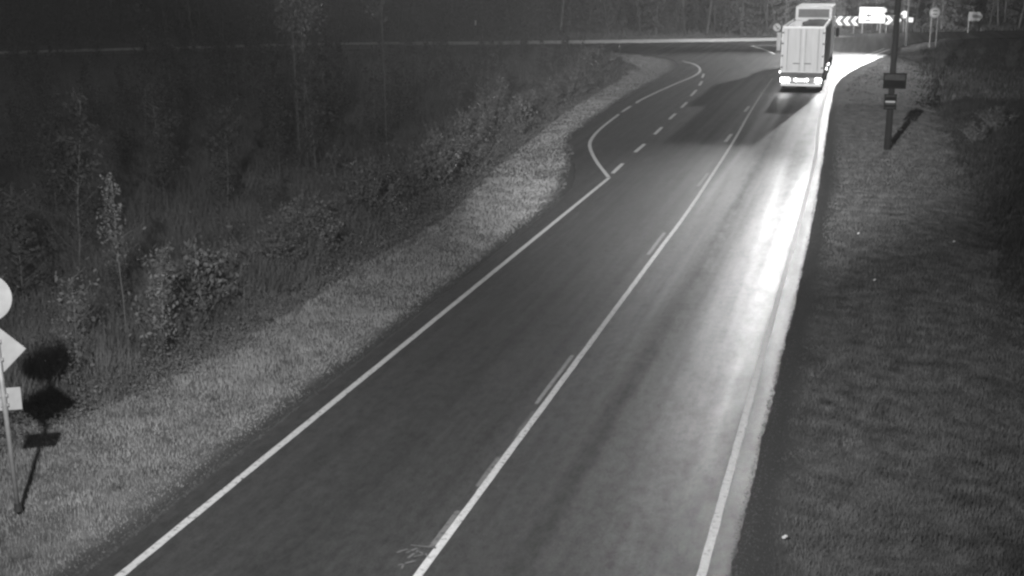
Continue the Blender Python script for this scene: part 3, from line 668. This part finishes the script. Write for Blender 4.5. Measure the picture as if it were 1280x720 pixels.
# dolly drawbar and front unit
b = MB(); b.cyl((0, LT-.5, .8), (0, LT+2, .8), .09, n=10); b.build('drawbar', M['chassis'], T)
for yy in (LT-2.4, LT-1.1):
    for s in (-1, 1): wheel(T, s*1.08, yy)
F0 = LT+1.6; LF = 8.0; HF = 4.75
b = MB(); b.box((0, F0+LF/2, (1.15+HF)/2), (W, LF, HF-1.15), bevel=.03); b.build('load_box', M['tbody'], T)
b = MB(); b.box((.0, F0-.03, 4.02), (W-.42, .04, 1.12), bevel=.01); b.build('grey_panel', M['grey'], T)
b = MB(); b.box((0, F0+LF/2+1.2, .95), (1.0, LF+2.6, .3)); b.build('truck_chassis', M['chassis'], T)
C0 = F0+LF+.25
b = MB(); b.box((0, C0+1.1, 2.15), (2.5, 2.2, 2.9), bevel=.12); cab = b.build('cab', M['tbody'], T)
b = MB(); b.prism([(-1.1, 3.6), (1.1, 3.6), (1.0, 4.4), (-1.0, 4.4)], C0+.1, C0+.9); b.build('air_deflector', M['tbody'], T)
b = MB(); b.box((0, C0+2.2, 2.55), (2.2, .06, .95), bevel=.02); b.build('windscreen', M['glass'], cab)
for s in (-1, 1):
    MB().box((s*1.26, C0+1.5, 2.5), (.03, .9, .8), bevel=.01).build('side_window', M['glass'], cab)
    b = MB(); b.box((s*1.5, C0+1.95, 2.5), (.24, .12, .75), bevel=.03); b.cyl((s*1.24, C0+1.95, 2.85), (s*1.5, C0+1.95, 2.85), .02, n=8); b.build('mirror', M['chassis'], cab)
    MB().box((s*.95, C0+2.22, .95), (.42, .08, .22), bevel=.02).build('headlamp', M['head'], cab)
    for yy in (F0+1.2, F0+2.55, C0+1.0): wheel(T, s*1.08, yy)
b = MB(); b.box((0, C0+2.2, .6), (2.45, .14, .36), bevel=.03); b.build('front_bumper', M['chassis'], T)
for s in (-1, 1):
    h = spot('headlamp_beam', (-3.62+s*.95, TY+C0+2.35, .95), (.4+s*.8, TY+C0+46, 1.2), 80000, 34, .9, .08)

# ------------------------------------------------------------------ small litter on the right verge
for x, y, lab in [(-.62, 16.27, 'small pale scrap of litter on the dark shoulder nearest the camera'), (.18, 37.6, 'tiny pale scrap in the right verge closest to the asphalt edge, halfway to the pole'), (2.85, 37.6, 'tiny pale scrap at the outer edge of the right verge'), (.62, 31.9, 'tiny pale scrap in the middle of the right verge, nearer than the other tiny ones')]:
    b = MB(); b.box((0, 0, .02), (.045, .035, .03), rz=.6, bevel=.008); b.box((.025, .01, .04), (.04, .02, .01), rx=.5, ry=.3)
    o = b.build('litter_scrap', M['litter'], None, loc=(x, y, gz(x, y)+.05)); tag(o, lab, 'litter')

# ------------------------------------------------------------------ added haze, lifts the darks and spreads a glow round the lamps
hz = MB(); hz.box((0, 60, 12), (420, 360, 29)); hm = bpy.data.materials.new('added_haze'); hm.use_nodes = True; nt = hm.node_tree
nt.nodes.remove(nt.nodes['Principled BSDF']); pv = nt.nodes.new('ShaderNodeVolumePrincipled'); pv.inputs['Density'].default_value = .0007
pv.inputs['Color'].default_value = (.9, .9, .9, 1); pv.inputs['Anisotropy'].default_value = .3
nt.links.new(pv.outputs[0], nt.nodes['Material Output'].inputs['Volume'])
ho = hz.build('haze', hm); tag(ho, 'thin added haze veiling the road and field', 'haze', kind='stuff')
